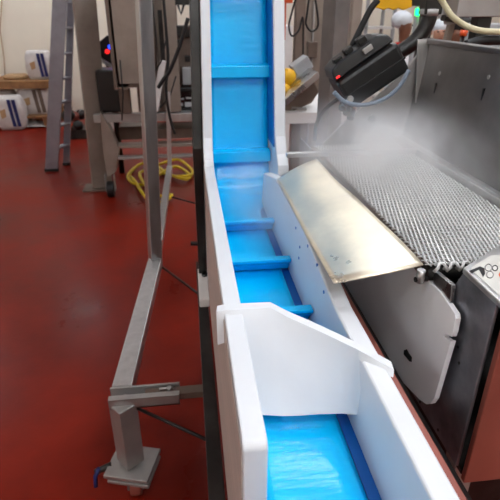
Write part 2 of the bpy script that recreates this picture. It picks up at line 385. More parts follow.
# far end plate, top sloping down to the left
ep = [Q(424,44,1.72), Q(400,72,1.72), Q(372,98,1.72), Q(345,119,1.72), Q(322,142,1.72), Q(318,168,1.72), Q(410,168,1.72)]
ep = [V((.808,1.70,1.55))]+[V((p.x,1.70,p.z)) for p in ep[:6]]+[V((.30,1.70,1.05)),V((.78,1.70,1.05)),V((.78,1.70,1.3))]
mp('end_panel', HOOD, lambda b: b.prism(ep, (0,.01,0), SATIN), .002)
mp('end_flange', BRUSH, lambda b: b.prism([V((.812,1.69,1.552)), V((.806,1.66,1.30)), V((.776,1.66,1.30)), V((.760,1.69,1.552))], (0,.008,0), BRUSH), .001)
pb = Q(372,119,1.69); mp('bolt', DARKS, lambda b: b.cyl((pb.x,1.688,pb.z),(pb.x,1.70,pb.z), .014, DARKS, 6), 0)
# body below the belt
mp('front_panel', STEEL, lambda b: b.prism([(.452,.598,1.242),(.452,.70,1.242),(.452,.74,1.165),(.452,2.0,1.165),(.452,2.0,.893),(.452,.598,.893)], (.006,0,0), PANEL), .002)
for (px,py) in ((436,300),(448,345),(459,363),(444,372),(458,347),(420,402),(438,430)):
    p = R(px,py,.4515); mp('bolt_hole', BLACK, lambda b: b.cyl((.4505,p.y,p.z),(.453,p.y,p.z), .0028, BLACK, 8), 0)
cv = mp('front_cover', SATIN, lambda b: b.prism([(.450,.55,1.252),(.450,.70,1.252),(.565,.778,1.252),(.80,.778,1.252),(.80,.55,1.252)], (0,0,-.012), BRUSH), .003)
# warning sticker: hand drawn into gears
P1, P2 = V((.4575,.69,1.2535)), V((.535,.735,1.2535)); ex = V((.83,.56,0)).normalized(); ey = V((.56,-.83,0)).normalized()
ORG = V((.462,.697,1.2525))
def S(u, v, h=0): return ORG+ex*u+ey*v+V((0,0,h))
st = V((.465,.58,0))
def sticker(b):
    b.prism([S(0,0),S(.072,-.004),S(.072,.115),S(-.075+.0,.115) if False else S(-.008+.0,.02)], (0,0,.0008), LABEL)
def stk(b):
    b.prism([(.458,.565,1.2522),(.458,.688,1.2522),(.463,.697,1.2522),(.520,.735,1.2522),(.62,.735,1.2522),(.62,.565,1.2522)], (0,0,.0006), LABEL)
    b.prism([(.500,.565,1.2529),(.500,.640,1.2529),(.61,.640,1.2529),(.61,.565,1.2529)], (0,0,.0003), PAPER)
sk = mp('warning_sticker', LABEL, stk, 0, cv)
def L(px, py): return P(px, py, 1.2534)
def glyph(b):
    up = (0,0,.0005)
    b.prism([L(469,271),L(472,273),L(479,269.5),L(483,277),L(485,274),L(484.5,268.5),L(480,266.5)], up, BLACK)
    for (cx,cyy,rx) in ((488.5,267.5,3.4),(490,274.5,3.4),(495,268,2.6)):
        b.tube([L(cx+rx*math.cos(a*PI/8), cyy+rx*math.sin(a*PI/8)) for a in range(16)], .0009, SATIN if cx < 494 else BLACK, 5, closed=True)
    b.prism([L(500,272+0)+V((0,0,0)), L(503,272.5), L(503,276), L(499.5,277), L(498.5,274.5)], up, ORA)
mp('hand_and_gears_pictogram', BLACK, glyph, 0, cv)
mp('side_panel', MAROON, lambda b: b.box((.453,.568,.885), (1.1,.580,1.236), MAROON), .002, label='end panel of the machine, coloured maroon-brown for the reflected red floor')  # red floor's reflection painted as the panel's colour
mp('bottom_tray', DARKS, lambda b: b.box((.46,.59,.88), (.80,2.0,.892), DARKS))
mp('back_panel', HOOD, lambda b: b.box((.80,.56,.4), (.81,2.0,1.23), HOOD))
# hanging white plastic guard
wp = [(424,279),(437,292),(452,314),(453,319),(451.5,332),(450,337),(444,334),(443,336),(447,340),(450,341),(438,398),(435,403),(431,404),(424,399),(408,382),(392,360),(372,326),(347,287),(360,262),(400,258)]
gd = mp('plastic_guard', POLYW, lambda b: b.prism([V((.420+.07*(R(x,y,.432).z-.93),R(x,y,.432).y,R(x,y,.432).z)) for x,y in wp], (.010,0,0), POLYW), .001, label='white plastic guard plate with one slot')
mp('slot', BLACK, lambda b: b.prism([V((.4192+.07*(R(x,y,.432).z-.93),R(x,y,.432).y,R(x,y,.432).z)) for x,y in ((407.5,350),(410,349),(412,353),(415,357),(415,361.5),(413,361),(410,357),(407.5,354))], (.0018,0,0), BLACK), 0, gd)
def brk(b):
    q = [R(x,y,.445) for x,y in ((436,270),(454,285),(451,311),(434,297))]
    b.prism([V((.441,p.y,p.z)) for p in q], (.008,0,0), STEEL)
mp('bracket_plate', STEEL, brk, .001)
pr_ = R(428,276,.43); mp('latch_bolt', SATIN, lambda b: (b.cyl((.415,pr_.y,pr_.z-.012),(.415,pr_.y,pr_.z+.014), .008, BRUSH, 10), b.cyl((.405,pr_.y,pr_.z-.006),(.43,pr_.y,pr_.z-.006), .005, DARKS, 8)), 0)
mp('drip_rail', MAROON, lambda b: (b.box((.290,.35,1.09), (.318,1.60,1.096), MAROON), b.box((.316,.35,1.04), (.321,1.60,1.096), MAROON)), .001)  # steel angle; its maroon stands for reflected red floor
mp('support_rail', DARKS, lambda b: b.box((.335,.35,.93), (.42,1.60,.94), DARKS), .002)
mp('light_blocker_body', DARKS, lambda b: b.box((.50,.66,.10), (.80,1.92,.88), DARKS), .004)  # dark body added under the machine to block light onto the floor
for (x,y) in ((.47,.62),(.47,1.94),(.77,.62),(.77,1.94)):
    mp('leg', SATIN, lambda b: b.box((x,y,0), (x+.04,y+.04,.88), SATIN), .003)

# ---------- black box on its arm ----------
CX = Q(363, 70, 1.62)
cb = thing('control_box', CX, 'tilted black control box with connectors beside the steaming hood', 'control box')
fr = (Q(380,33,1.62)-Q(324,72,1.62)).normalized(); dn = (Q(350,106,1.62)-Q(324,72,1.62)); dn = (dn-fr*dn.dot(fr)).normalized(); nm = fr.cross(dn)
RB = M4((fr, dn, nm)).transposed()
Wd = (Q(380,33,1.62)-Q(324,72,1.62)).length; Hd = (Q(352,107,1.62)-Q(324,72,1.62)).length
def cbp(name, m, fn, bev=.003, par=None, label=None):
    b = MB(); fn(b); return b.build(name, m, par or cb, bev, label=label)
def LB(u, v, w): return CX+RB@V((u*Wd, v*Hd, w))
cbp('body', BLACK, lambda b: b.rbox(LB(.03,.13,0), (Wd*1.04,Hd*.66,.13), RB, BLACK), .012)
cbp('lid', BLACK, lambda b: b.prism([LB(-.5,-.22,-.05),LB(-.46,-.44,-.045),LB(-.30,-.50,-.04),LB(.36,-.50,-.04),LB(.50,-.40,-.045),LB(.53,-.22,-.05)], RB@V((0,0,.10)), BLACK), .006)
cbp('seam_strip', RUB, lambda b: b.rbox(LB(.03,.16,0), (Wd*1.05,.006,.136), RB, RUB), .001)
for u, v in ((-.28,-.49),(-.08,-.53),(.16,-.56)):
    cbp('connector', DARKS, lambda b: b.rbox(LB(u,v,-.01), (.028,.022,.03), RB, DARKS), .003)
cbp('socket', SATIN, lambda b: b.rbox(LB(.14,-.40,-.052), (.03,.016,.01), RB, SATIN), .002)
cbp('status_lamp', LEDR, lambda b: b.rbox(LB(-.43,-.28,-.055), (.012,.005,.008), RB, LEDR), .001)
cbp('plug_cluster', RUB, lambda b: [b.cyl(LB(-.52+.03*i,.30+.12*i,-.03), LB(-.60+.02*i,.34+.14*i,-.05), .012, RUB, 10) for i in range(3)], 0)
cbp('cable_clip', SATIN, lambda b: b.cyl(LB(-.44,.22,-.075), LB(-.44,.22,-.06), .010, SATIN, 10), 0)
def path_px(pts, Y): return smooth_path([Q(x,y,Y if not isinstance(Y,(list,tuple)) else Y[i]) for i,(x,y) in enumerate(pts)])
cbp('cable', GCAB, lambda b: b.tube(path_px([(334,92),(345,102),(362,105),(382,100),(398,88),(409,70)], 1.49), .0065, GCAB, 8), 0, label='grey cable looping under the box')
cbp('cable', RUB, lambda b: b.tube(path_px([(340,98),(331,104),(322,113),(316,126),(315,140)], [1.6,1.62,1.66,1.67,1.68]), .007, DARKS, 8), 0)
cbp('cable', RUB, lambda b: b.tube(path_px([(378,0),(370,10),(360,30),(352,46)], 1.66), .010, RUB, 8), 0)
cbp('support_arm', DARKS, lambda b: b.tube(path_px([(431,8),(427,24),(416,40),(400,52),(384,62)], 1.80), .026, DARKS, 14), 0)
cbp('arm_collar', SATIN, lambda b: b.tube([Q(430,9,1.80),Q(429,16,1.80)], .032, SATIN, 14), 0)
cbp('support_post', DARKS, lambda b: b.box((Q(431,8,1.80).x-.03,1.775,Q(431,8,1.8).z-.02), (Q(431,8,1.80).x+.03,1.83,2.0), DARKS), .003)
cbp('support_leg', DARKS, lambda b: (b.tube([Q(431,12,1.80)+V((0,.03,0)), (Q(431,12,1.8).x,1.86,.0)], .024, DARKS, 12)), 0)

# ---------- overhead pieces at the top right ----------
t = thing('overhead_guard', (.9,2.0,1.6), 'yellow scalloped guard strip on a dark overhead rail', 'guard')
def yg(b):
    pts = [Q(376,-4,2.1), Q(376,8,2.1)]
    for i in range(7): pts += [Q(379+i*5,10 if i%2 else 8,2.1)]
    pts += [Q(412,7,2.1), Q(412,-4,2.1)]
    b.prism(pts, (0,.02,0), YEL)
b = MB(); yg(b); b.build('yellow_strip', YEL, t, .002)
b = MB(); b.box((Q(398,2,2.12).x,2.13,Q(400,6,2.12).z), (Q(448,2,2.12).x,2.2,Q(400,6,2.12).z+.09), DARKS); b.build('rail', DARKS, t, .002)
t = thing('overhead_channel', (1.3,1.9,1.6), 'pale steel channel crossing above the hood at the upper right', 'steel channel')
b = MB(); z_ = Q(470,17,1.9).z; b.box((Q(455,8,1.9).x,1.88,z_), (1.9,1.96,z_+.09), SATIN); b.build('channel', SATIN, t, .003)
b = MB(); b.box((Q(474,25,1.92).x,1.90,1.2), (Q(488,25,1.92).x,1.95,z_), DARKS); b.build('post', DARKS, t, .003)
b = MB(); b.box((Q(474,25,1.92).x,1.90,0), (Q(488,25,1.92).x,1.95,1.2), DARKS); b.build('lower_post', DARKS, t, .003)
b = MB(); b.tube(path_px([(438,-6),(444,4),(452,16),(466,26),(482,31),(505,32)], [1.7,1.7,1.68,1.66,1.62,1.6]), .0095, CREAMH, 10)
tag(b.build('cream_hose', CREAMH), 'cream plastic hose curving in front of the overhead channel', 'hose')
b = MB(); b.tube(path_px([(466,45),(480,41),(500,40),(515,41)], 1.62), .015, RUB, 10)
tag(b.build('black_hose', RUB), 'thick black hose lying along the top of the hood', 'hose')
t = thing('swing_bracket', Q(452,20,2.0), 'grey steel clamp bracket hanging beside the cream hose', 'bracket')
b = MB(); b.beam(Q(450,-4,2.0), Q(450,24,2.0), .03, .05, SATIN); b.build('hanger', SATIN, t, .003)
b = MB(); b.beam(Q(452,20,2.0), Q(445,48,2.0), .022, .03, TAUPE2); b.build('rod', TAUPE2, t, .003)
b = MB(); b.rbox(Q(449,19,1.98), (.05,.04,.02), M4.Rotation(.2,3,'Y'), DARKS); b.build('clamp', DARKS, t, .003)

# ---------- grey posts ----------
def fpost(name, pxl, pxr, pyb, Y, m, label, h=3.0, twist=0, leanpx=None):
    t = thing(name, (Q((pxl+pxr)/2, pyb, Y).x, Y, 0), label, 'post')
    c = Q((pxl+pxr)/2, pyb, Y); w = (Q(pxr,pyb,Y)-Q(pxl,pyb,Y)).length
    b = MB(); b.beam((c.x,Y,.012), (c.x,Y,h), w*.78, w*.78, m, twist=twist); b.build('post', m, t, .004)
    b = MB(); b.box((c.x-.09,Y-.09,0), (c.x+.09,Y+.09,.012), m); b.build('foot_plate', m, t, .002)
    return t
fpost('frame_post', 321, 344, 66, 2.5, GPOST, 'wide grey steel post standing behind the black control box', twist=.45)
fpost('frame_post', 293, 305, 35, 3.85, TAUPE, 'dark grey-brown post just right of the blue riser', twist=0)
fpost('frame_post', 349, 361, 20, 3.95, TAUPE2, 'slim pale brown post behind the top of the black box', twist=0)

# hanging cables
for nm_, pts, Y, r, lab in (
    ('hanging_cable', [(310,-8),(307,14),(306,24),(311,31),(317,28),(318,18),(314,-8)], 3.0, .006, 'black cable hanging in a teardrop loop right of the riser'),
    ('hanging_cable', [(297,-6),(292,12),(289,26),(292,36),(299,30),(303,18),(303,60)], 3.3, .006, 'thin black cable looping in front of the dark post'),
    ('hanging_cable', [(188,18),(180,45),(170,70),(163,80),(158,88)], 2.9, .010, 'black cable slanting down behind the left stand post'),
    ('hanging_cable', [(163,-6),(166,30),(168,60),(166,90),(170,118),(175,134)], 2.95, .008, 'black cable dropping straight down to the grey shelves'),
    ('hanging_cable', [(344,-6),(342,12),(341,38)], 2.9, .006, 'thin dark cable running down beside the wide grey post')):
    b = MB(); b.tube(path_px(pts, Y), r, RUB, 8); tag(b.build(nm_, RUB), lab, 'cable')

# ---------- tilted grey machine and white table behind the riser ----------
def qbox(b, x0, y0, x1, y1, Y, dep, m): 
    p, q = Q(x0,y1,Y), Q(x1,y0,Y); b.box((p.x,Y,min(p.z,q.z)), (q.x,Y+dep,max(p.z,q.z)), m)
t = thing('white_table', (.75,3.1,0), 'white work table visible low between the riser and wide post', 'table')
zt = Q(300,112,3.0).z; xl = Q(270,112,3.0).x; xr = Q(322,112,3.0).x
b = MB(); b.box((xl,2.98,zt-.065), (xr+.2,3.7,zt), WHT); b.build('table_top', WHT, t, .004)
for x in (xl+.02, xr+.14):
    for y in (3.0, 3.62): b = MB(); b.box((x,y,0), (x+.04,y+.04,zt-.065), SATIN); b.build('leg', SATIN, t, .002)
b = MB(); b.box((xl+.03,3.02,.35), (xr+.17,3.64,.38), TAUPE2); b.build('lower_shelf', TAUPE2, t, .002)
b = MB(); b.tube([Q(292,112,3.05),Q(292,107.5,3.05),Q(306,108.5,3.05),Q(306,112,3.05)], .006, SATIN, 6); tag(b.build('wire_handle', SATIN), 'small wire handle frame standing on the white table', 'handle')
for i,(x0,x1) in enumerate(((285,293),(297,308))):
    b = MB(); p = Q(x0,0,3.1); q = Q(x1,0,3.1); b.box((p.x,3.15,.381), (q.x,3.4,.56), [TAUPE,PAPER][i]); tag(b.build('storage_box', TAUPE, bevel=.006), ['brown box on the shelf under the white table','white box on the shelf under the white table'][i], 'box')
t = thing('tilted_unit', Q(300,95,3.05), 'tilted grey steel box unit on the white table', 'machine')
b = MB(); b.prism([Q(278,102,3.05),Q(311,73,3.05),Q(319,92,3.05),Q(312,103,3.05),Q(292,111.5,3.05),Q(278,111.5,3.05)], (0,.3,0), TAUPE); b.build('body', TAUPE, t, .006)
b = MB(); b.beam(Q(278,101,3.04), Q(313,71,3.04), .30, .035, STEEL, side=(0,1,0)); b.build('lid', STEEL, t, .003)
b = MB(); b.beam(Q(280,106,3.0), Q(313,78,3.0), .012, .012, BRUSH); b.build('edge_bar', BRUSH, t)
b = MB(); b.rbox(Q(301,66,3.15), (.11,.12,.075), M4.Rotation(-.6,3,'Y'), GREYP); tag(b.build('grey_motor_box', GREYP, bevel=.006), 'light grey plastic box resting on the tilted steel unit', 'box')
b = MB(); b.ball(Q(288,77,3.1), .05, YEL, (1,.8,1)); b.ball(Q(285,90,3.05), .035, YEL, (1,.8,1)); b.beam(Q(284,70,3.1), Q(291,84,3.1), .05, .05, YEL)
tag(b.build('yellow_fitting', YEL, bevel=.006), 'yellow machine fitting just right of the blue riser', 'fitting')
b = MB(); qbox(b, 284, -4, 293, 3, 3.2, .1, ORA); qbox(b, 284,3,286.5,40,3.2,.03,ORA); tag(b.build('orange_frame', ORA, bevel=.003), 'orange bracket at the top edge beside the riser', 'bracket')
b = MB(); p, q = Q(282,26,4.8), Q(293,26,4.8); b.box((p.x,4.8,0), (q.x,5.1,p.z), WHT); tag(b.build('white_locker', WHT, bevel=.004), 'bright white locker glimpsed between riser and dark post', 'locker')
t = thing('wall_cabinet', (1.2,5.2,0), 'pale brown cabinet with a dark box fixed low on its face', 'cabinet')
b = MB(); p, q = Q(303,70,5.2), Q(322,-6,5.2); b.box((p.x,5.2,0), (q.x+.05,5.7,2.2), TAUPE2); b.build('body', TAUPE2, t, .006)
b = MB(); qbox(b, 308,42,318,58,5.14,.058,TAUPE); b.build('switch_box', TAUPE, t, .004)
b = MB(); b.box((Q(314,0,5.17).x,5.16,.2), (Q(315.5,0,5.17).x,5.2,2.1), SATIN); b.build('conduit', SATIN, t, .002)
t = thing('tall_white_panel', (1.9,5.6,0), 'tall white cabinet with a violet lamp behind the grey posts', 'cabinet')
p, q = Q(335,60,5.6), Q(352,0,5.6)
b = MB(); b.box((p.x,5.6,0), (q.x,6.1,2.3), WHT); b.build('body', WHT, t, .006)
b = MB(); qbox(b, 345,18,349,24,5.57,.028,LEDV); b.build('lamp', LEDV, t)
b = MB(); qbox(b, 345,27,348,34,5.56,.04,BLACK); b.build('switch', BLACK, t, .003)
t = thing('grey_machine', (2.9,3.9,0), 'pale grey equipment box in the upper right corner', 'machine')
b = MB(); p, q = Q(478,60,3.8), Q(520,24,3.8); b.box((p.x,3.8,.1), (q.x+.4,4.08,q.z), GREYP); b.build('body', GREYP, t, .01)
b = MB(); qbox(b, 480,34,489,40,3.77,.029,BLACK); b.build('display', SCREEN, t, .002)
b = MB(); b.box((p.x+.05,3.9,0), (p.x+.12,3.97,.1), DARKS); b.build('foot', DARKS, t)
t = thing('filling_machine', (2.2,6.6,0), 'dark machine with pale hopper far behind the people at the upper right', 'machine')
p, q = Q(444,60,6.6), Q(478,22,6.6)
b = MB(); b.box((p.x,6.6,0), (q.x,7.2,1.25), DARKS); b.build('body', DARKS, t, .01)
b = MB(); b.prism([(p.x+.05,6.62,1.42),(q.x-.1,6.62,1.42),(q.x-.02,6.62,1.75),(p.x-.03,6.62,1.75)], (0,.4,0), GREYP); b.build('hopper', GREYP, t, .006)
b = MB(); b.box((p.x+.1,6.7,1.25), (q.x-.15,7.0,1.42), BLACK); b.build('neck', BLACK, t, .004)
t = thing('white_shelving', (1.9,7.4,0), 'white shelving unit against the cream wall behind the black box', 'shelving')
p, q = Q(362,60,7.6), Q(398,0,7.6)
for z in (.4,.9,1.35,1.8):
    b = MB(); b.box((p.x,7.6,z), (q.x,8.1,z+.03), WHT); b.build('shelf', WHT, t, .003)
for x in (p.x,q.x-.04):
    for y in (7.6,8.06): b = MB(); b.box((x,y,0), (x+.04,y+.04,2.1), GREYP); b.build('upright', GREYP, t)
# signal lamp
t = thing('signal_post', (Q(419,12,4.0).x,4.0,0), 'slim pale post carrying a glowing green indicator lamp', 'indicator')
g_ = Q(419.5,12,4.0)
b = MB(); b.box((g_.x-.005,4.02,0), (g_.x+.07,4.08,2.2), GREYP); b.build('post', GREYP, t, .004)
b = MB(); b.rbox((g_.x,4.0,g_.z), (.06,.035,.05), M4.Identity(3), LEDG); b.build('lamp', LEDG, t, .008)

# ---------- people ----------
def person(px, py, Y, lab, skin, face=0, lean=0.0, collar=None, hood=NET, tone=COAT):
    hp = Q(px, py, Y); s = max(.85, min(1.0, hp.z/1.50)) ; X = hp.x; hz = hp.z
    t = thing('person', (X, Y, 0), lab, 'person')
    t.rotation_euler.z = face
    def W(x, y, z): return V((x, y, z))
    sh_z = hz-.23; hip = max(.80, hz*.54)
    # one continuous body grown by a skin modifier
    vs = []; es = []; rad = []
    def add(p, r, par=None):
        vs.append(p); rad.append(r)
        if par is not None: es.append((par, len(vs)-1))
        return len(vs)-1
    r0 = add(W(0,0,hip), .13); w = add(W(0,-.02,hip+.2), .12, r0); ch = add(W(0,-.03,sh_z-.10), .145, w); nk = add(W(0,-.01,sh_z+.06), .055, ch); hd0 = add(W(0,-.01,hz-.08), .062, nk); h1 = add(W(0,-.015,hz-.01), .088, hd0); add(W(0,-.005,hz+.07), .078, h1)
    for sgn in (-1, 1):
        s1 = add(W(.17*sgn,-.02,sh_z-.04), .058, ch); el = add(W(.21*sgn,.00,sh_z-.30), .043, s1); wr = add(W(.15*sgn,-.22,sh_z-.38), .028, el); pm = add(W(.135*sgn,-.28,sh_z-.40), .03, wr)
        for k_, ln in enumerate((.055,.065,.06,.048)):
            f1 = add(W((.150-.018*k_)*sgn,-.32,sh_z-.40), .010, pm); add(W((.150-.018*k_)*sgn,-.32-ln*.6,sh_z-.43), .008, f1)
        th = add(W(.10*sgn,-.27,sh_z-.40), .010, pm); add(W(.088*sgn,-.305,sh_z-.41), .009, th)
        h_ = add(W(.09*sgn,0,hip-.08), .088, r0); kn = add(W(.10*sgn,-.02,hip*.52), .062, h_); an = add(W(.10*sgn,.02,.09), .042, kn); add(W(.11*sgn,-.14,.035), .035, an)
    me = bpy.data.meshes.new('body'); me.from_pydata([tuple(v) for v in vs], es, []); me.update()
    o = bpy.data.objects.new('body', me); C.objects.link(o); o.parent = t
    md = o.modifiers.new('skin', 'SKIN'); md.use_smooth_shade = True
    for i, sv in enumerate(me.skin_vertices[0].data): sv.radius = (rad[i], rad[i]*.85); sv.use_root = (i == 0)
    o.modifiers.new('sub', 'SUBSURF').levels = 1; o.modifiers['sub'].render_levels = 1
    me.materials.append(skin)
    def pt(name, m, fn, bev=0, par=None):
        b = MB(); fn(b)
        bm = b.bm; bmesh.ops.recalc_face_normals(bm, faces=bm.faces)
        ms = bpy.data.meshes.new(name); bm.to_mesh(ms); bm.free()
        for k in (b.mats or [m]): ms.materials.append(k)
        oo = bpy.data.objects.new(name, ms); C.objects.link(oo); oo.parent = par or t; return oo
    def coat(b):
        N = 20; prof = [(hip-.28,.21,.165),(hip-.05,.19,.15),(hip+.15,.165,.145),(sh_z-.18,.195,.165),(sh_z-.06,.200,.145),(sh_z+.005,.155,.115),(sh_z+.05,.07,.07)]
        rg = [[b.bm.verts.new((rx*math.cos(a*2*PI/N), -.02+ry*math.sin(a*2*PI/N), z)) for a in range(N)] for z, rx, ry in prof]
        for i in range(len(rg)-1):
            for a in range(N): b.face([rg[i][a],rg[i][(a+1)%N],rg[i+1][(a+1)%N],rg[i+1][a]], tone, True)
        for sg in (-1,1): b.tube([W(.15*sg,-.02,sh_z-.03),W(.19*sg,-.015,sh_z-.12),W(.215*sg,0,sh_z-.30),W(.185*sg,-.10,sh_z-.345),W(.155*sg,-.205,sh_z-.38)], [.07,.07,.058,.052,.045], tone, 12)
    pt('coat', tone, coat)
    pt('trousers', TROU, lambda b: [b.tube([W(.09*sg,-.0,hip-.1),W(.10*sg,-.02,hip*.52),W(.10*sg,.02,.12)], [.105,.08,.06], TROU, 12) for sg in (-1,1)])
    pt('hair_cover', hood, lambda b: b.ball(W(0,.03,hz+.065), .098, hood, (1,1.05,.85)))
    pt('nose', skin, lambda b: b.ball(W(0,-.108,hz-.012), .016, skin, (.8,1,1.3), n=6))
    pt('mouth', REDC, lambda b: b.ball(W(0,-.092,hz-.055), .018, MAROON, (1.2,.5,.35), n=6))
    for sg in (-1,1):
        pt('eye', BLACK, lambda b: b.ball(W(.032*sg,-.088,hz+.018), .011, BLACK, (1.2,.6,.7), n=6))
        pt('ear', skin, lambda b: b.ball(W(.090*sg,.0,hz), .024, skin, (.35,.7,1.1), n=6))
    if collar: pt('collar', collar, lambda b: b.tube([W(.075*math.cos(a*PI/8),-.015+.07*math.sin(a*PI/8),sh_z+.07) for a in range(16)], .022, collar, 8, closed=True))
person(404, 27, 5.2, 'person in white coat, white hair cover and red collar, facing right', SKIN, face=math.radians(55), collar=REDC)
person(440, 33, 5.9, 'person in white coat half hidden right of the curved dark arm', SKIN2, face=math.radians(-20))
person(457, 34, 4.5, 'person in white coat with dark hair beside the orange-tipped lance', SKIN, face=math.radians(-70), hood=HAIR)
b = MB(); b.cyl(Q(463,36,3.6), (Q(440,80,3.6).x,3.6,0), .014, BLACK); b.cyl(Q(464.5,30,3.6), Q(463,36,3.6), .026, ORA); tag(b.build('spray_lance', ORA), 'black lance with a bright orange tip', 'tool')

# ---------- left background: ladder ----------
l1 = P(52,171,0); l2 = P(64,165,0)
lad = thing('step_ladder', (l1.x,l1.y,0), 'aluminium ladder seen edge-on at the left, in front of the sacks', 'ladder')
t1 = Q(60,0,l1.y); t2 = Q(68,0,l2.y+.0)
e1 = l1+(V((t1.x,t1.y,t1.z))-l1)*1.35; e2 = l2+V((.02,.35,0))*1+(V((t2.x,t2.y,t2.z))-l2)*1.35
e2 = l2+(V((t2.x,t2.y,t2.z))-l2)*1.35; l2b = l2
for (a,c,w) in ((l1,e1,.135),(l2b+V((.03,.0,0)),e2+V((.03,0,0)),.07)):
    b = MB(); b.beam(a+V((0,0,.02)), c, w, .035, ALU); b.build('stile', ALU, lad, .003)
    b = MB(); b.beam(a+V((0,0,0)), a+V((0,0,.03)), w+.01, .05, RUB); b.build('foot', RUB, lad, .003)
for i in range(1,9):
    f = i*.105; a = l1.lerp(e1,f); c = l2b.lerp(e2,f)+V((.03,0,0))
    b = MB(); b.beam(a, c, .02, .075, ALU, side=(0,0,1)); b.build('tread', ALU, lad, .002)

# ---------- left background: machine on casters ----------
fl = P(99,188,0)
lm = thing('machine_frame', (fl.x,fl.y,0), 'taupe steel machine frame on casters with cabinets, left of the stand post', 'machine')
def lmp(name, m, fn, bev=.004, label=None):
    b = MB(); fn(b); return b.build(name, m, lm, bev, label=label)
YM = fl.y
a0 = Q(84,0,YM); a1 = V((fl.x+.035,YM,.02))
lmp('leg', TAUPE2, lambda b: b.beam(a1, a1+(a0-a1)*1.3, .19, .10, TAUPE2, twist=.3))
lmp('foot_plate', TAUPE, lambda b: b.box((fl.x-.14,YM-.12,0), (fl.x+.08,YM+.1,.02), TAUPE))
Yc = YM-.25
lmp('lower_leg', TAUPE2, lambda b: b.prism([Q(100,112,Yc),Q(112,132,Yc),Q(119,150,Yc),Q(116,172,Yc),Q(107,178,Yc),Q(103,150,Yc)], (0,.12,0), TAUPE2), .006)
cc = Q(111,186,Yc)
def cst(b):
    b.cyl((cc.x-.03,Yc-.02,.075), (cc.x+.03,Yc-.02,.075), .075, RUB, 20); b.box((cc.x-.045,Yc-.05,.06), (cc.x-.036,Yc+.03,.22), SATIN); b.box((cc.x+.036,Yc-.05,.06), (cc.x+.045,Yc+.03,.22), SATIN)
lmp('caster', RUB, cst, .002)
lmp('cross_beam', SATIN, lambda b: qbox(b, 94, 113, 167, 123, YM-.2, .075, SATIN))
lmp('cross_beam', SATIN, lambda b: qbox(b, 106, 143, 197, 149, YM-.2, .12, TAUPE2))
lmp('cross_beam', SATIN, lambda b: qbox(b, 118, 155, 197, 160, YM-.3, .08, SATIN))
lmp('shelf', BRUSH, lambda b: qbox(b, 166, 113, 199, 122, YM-.3, .35, BRUSH))
lmp('shelf_box', TAUPE, lambda b: qbox(b, 150, 128, 196, 139, YM-.1, .3, TAUPE))
lmp('shelf_box', MAROON, lambda b: qbox(b, 120, 126, 150, 140, YM+.1, .25, TAUPE))
lmp('cabinet', TAUPE, lambda b: qbox(b, 117, -30, 140, 88, YM-.5, .5, TAUPE), .006)
lmp('cabinet', TAUPE2, lambda b: qbox(b, 139, -30, 150, 112, YM-.2, .4, TAUPE))
lmp('cabinet', TAUPE2, lambda b: qbox(b, 154, -30, 174, 112, YM+.15, .4, TAUPE2))
lmp('cabinet_door', TAUPE2, lambda b: qbox(b, 119.5, -28, 137.5, 84, YM-.515, .014, TAUPE2), .003)
lmp('flat_bar', DARKS, lambda b: qbox(b, 114.5, -30, 117, 90, YM-.5, .04, TAUPE))
lmp('upright', TAUPE, lambda b: qbox(b, 121, 88, 129, 114, YM-.3, .08, TAUPE))
lmp('upright', TAUPE2, lambda b: b.prism([Q(160,60,YM-.4),Q(166,62,YM-.4),Q(158,112,YM-.4),Q(150,112,YM-.4)], (0,.06,0), PAPER))
lmp('upright', TAUPE2, lambda b: qbox(b, 169, -30, 173, 112, YM-.3, .06, TAUPE2))
lmp('motor_block', BLACK, lambda b: qbox(b, 100, 70, 122, 113, YM-.12, .3, BLACK), .02)
lmp('motor_block', DARKS, lambda b: qbox(b, 171, 26, 197, 38, YM, .25, DARKS), .01)
lmp('control_cabinet', TAUPE, lambda b: qbox(b, 176, 35, 197, 85, YM+.05, .3, TAUPE), .008)
lmp('control_cabinet', TAUPE2, lambda b: qbox(b, 183, 68, 193, 85, YM-.05, .1, GREYP), .004)
sc = lmp('monitor', BLACK, lambda b: qbox(b, 174, 88, 197, 112, YM-.15, .12, BLACK), .008)
b = MB(); qbox(b, 177, 91, 195, 109, YM-.156, .005, SCREEN)
for i,(x0,y0,x1,y1) in enumerate(((178,98,184,100),(186,97,192,99),(178,103,183,106),(185,102,193,107))): qbox(b, x0,y0,x1,y1, YM-.159, .003, GREYP)
b.build('screen', SCREEN, sc)
lmp('top_bracket', DARKS, lambda b: (qbox(b, 174,-10,190,5,YM,.1,DARKS), b.tube([Q(178,5,YM),Q(181,14,YM),Q(184,4,YM)], .012, DARKS, 8)), .002)
lmp('back_cover', TAUPE, lambda b: (qbox(b, 150, 34, 200, 112, YM+.5, .04, DARKS), qbox(b, 150, -30, 174, 34, YM+.5, .04, DARKS)), .004)
for (x0,y0,x1,y1,mm) in ((142,20,148,34,DARKS),(143,48,147,56,BLACK),(161,10,165,60,DARKS),(176,40,181,48,BLACK),(185,56,190,62,BLACK),(142,90,148,108,DARKS)):
    lmp('fitting', mm, lambda b: qbox(b, x0,y0,x1,y1, YM-.26, .055, mm), .004)
for (xa,ya,xb,yb2) in ((152,0,156,70),(166,40,152,76),(176,76,160,108),(120,60,122,120)):
    lmp('hose', RUB, lambda b: b.tube([Q(xa,ya,YM-.55),Q((xa+xb)/2+2,(ya+yb2)/2+4,YM-.56),Q(xb,yb2,YM-.45)], .006, RUB, 8), 0)
pan = thing('operator_console', Q(110,55,5.4), 'dark tilted operator panel with red and blue lamps by the ladder', 'console')
b = MB(); b.rbox(Q(109,53,5.4), (.20,.08,.26), M4.Rotation(-.6,3,'Y'), BLACK); b.build('housing', BLACK, pan, .01)
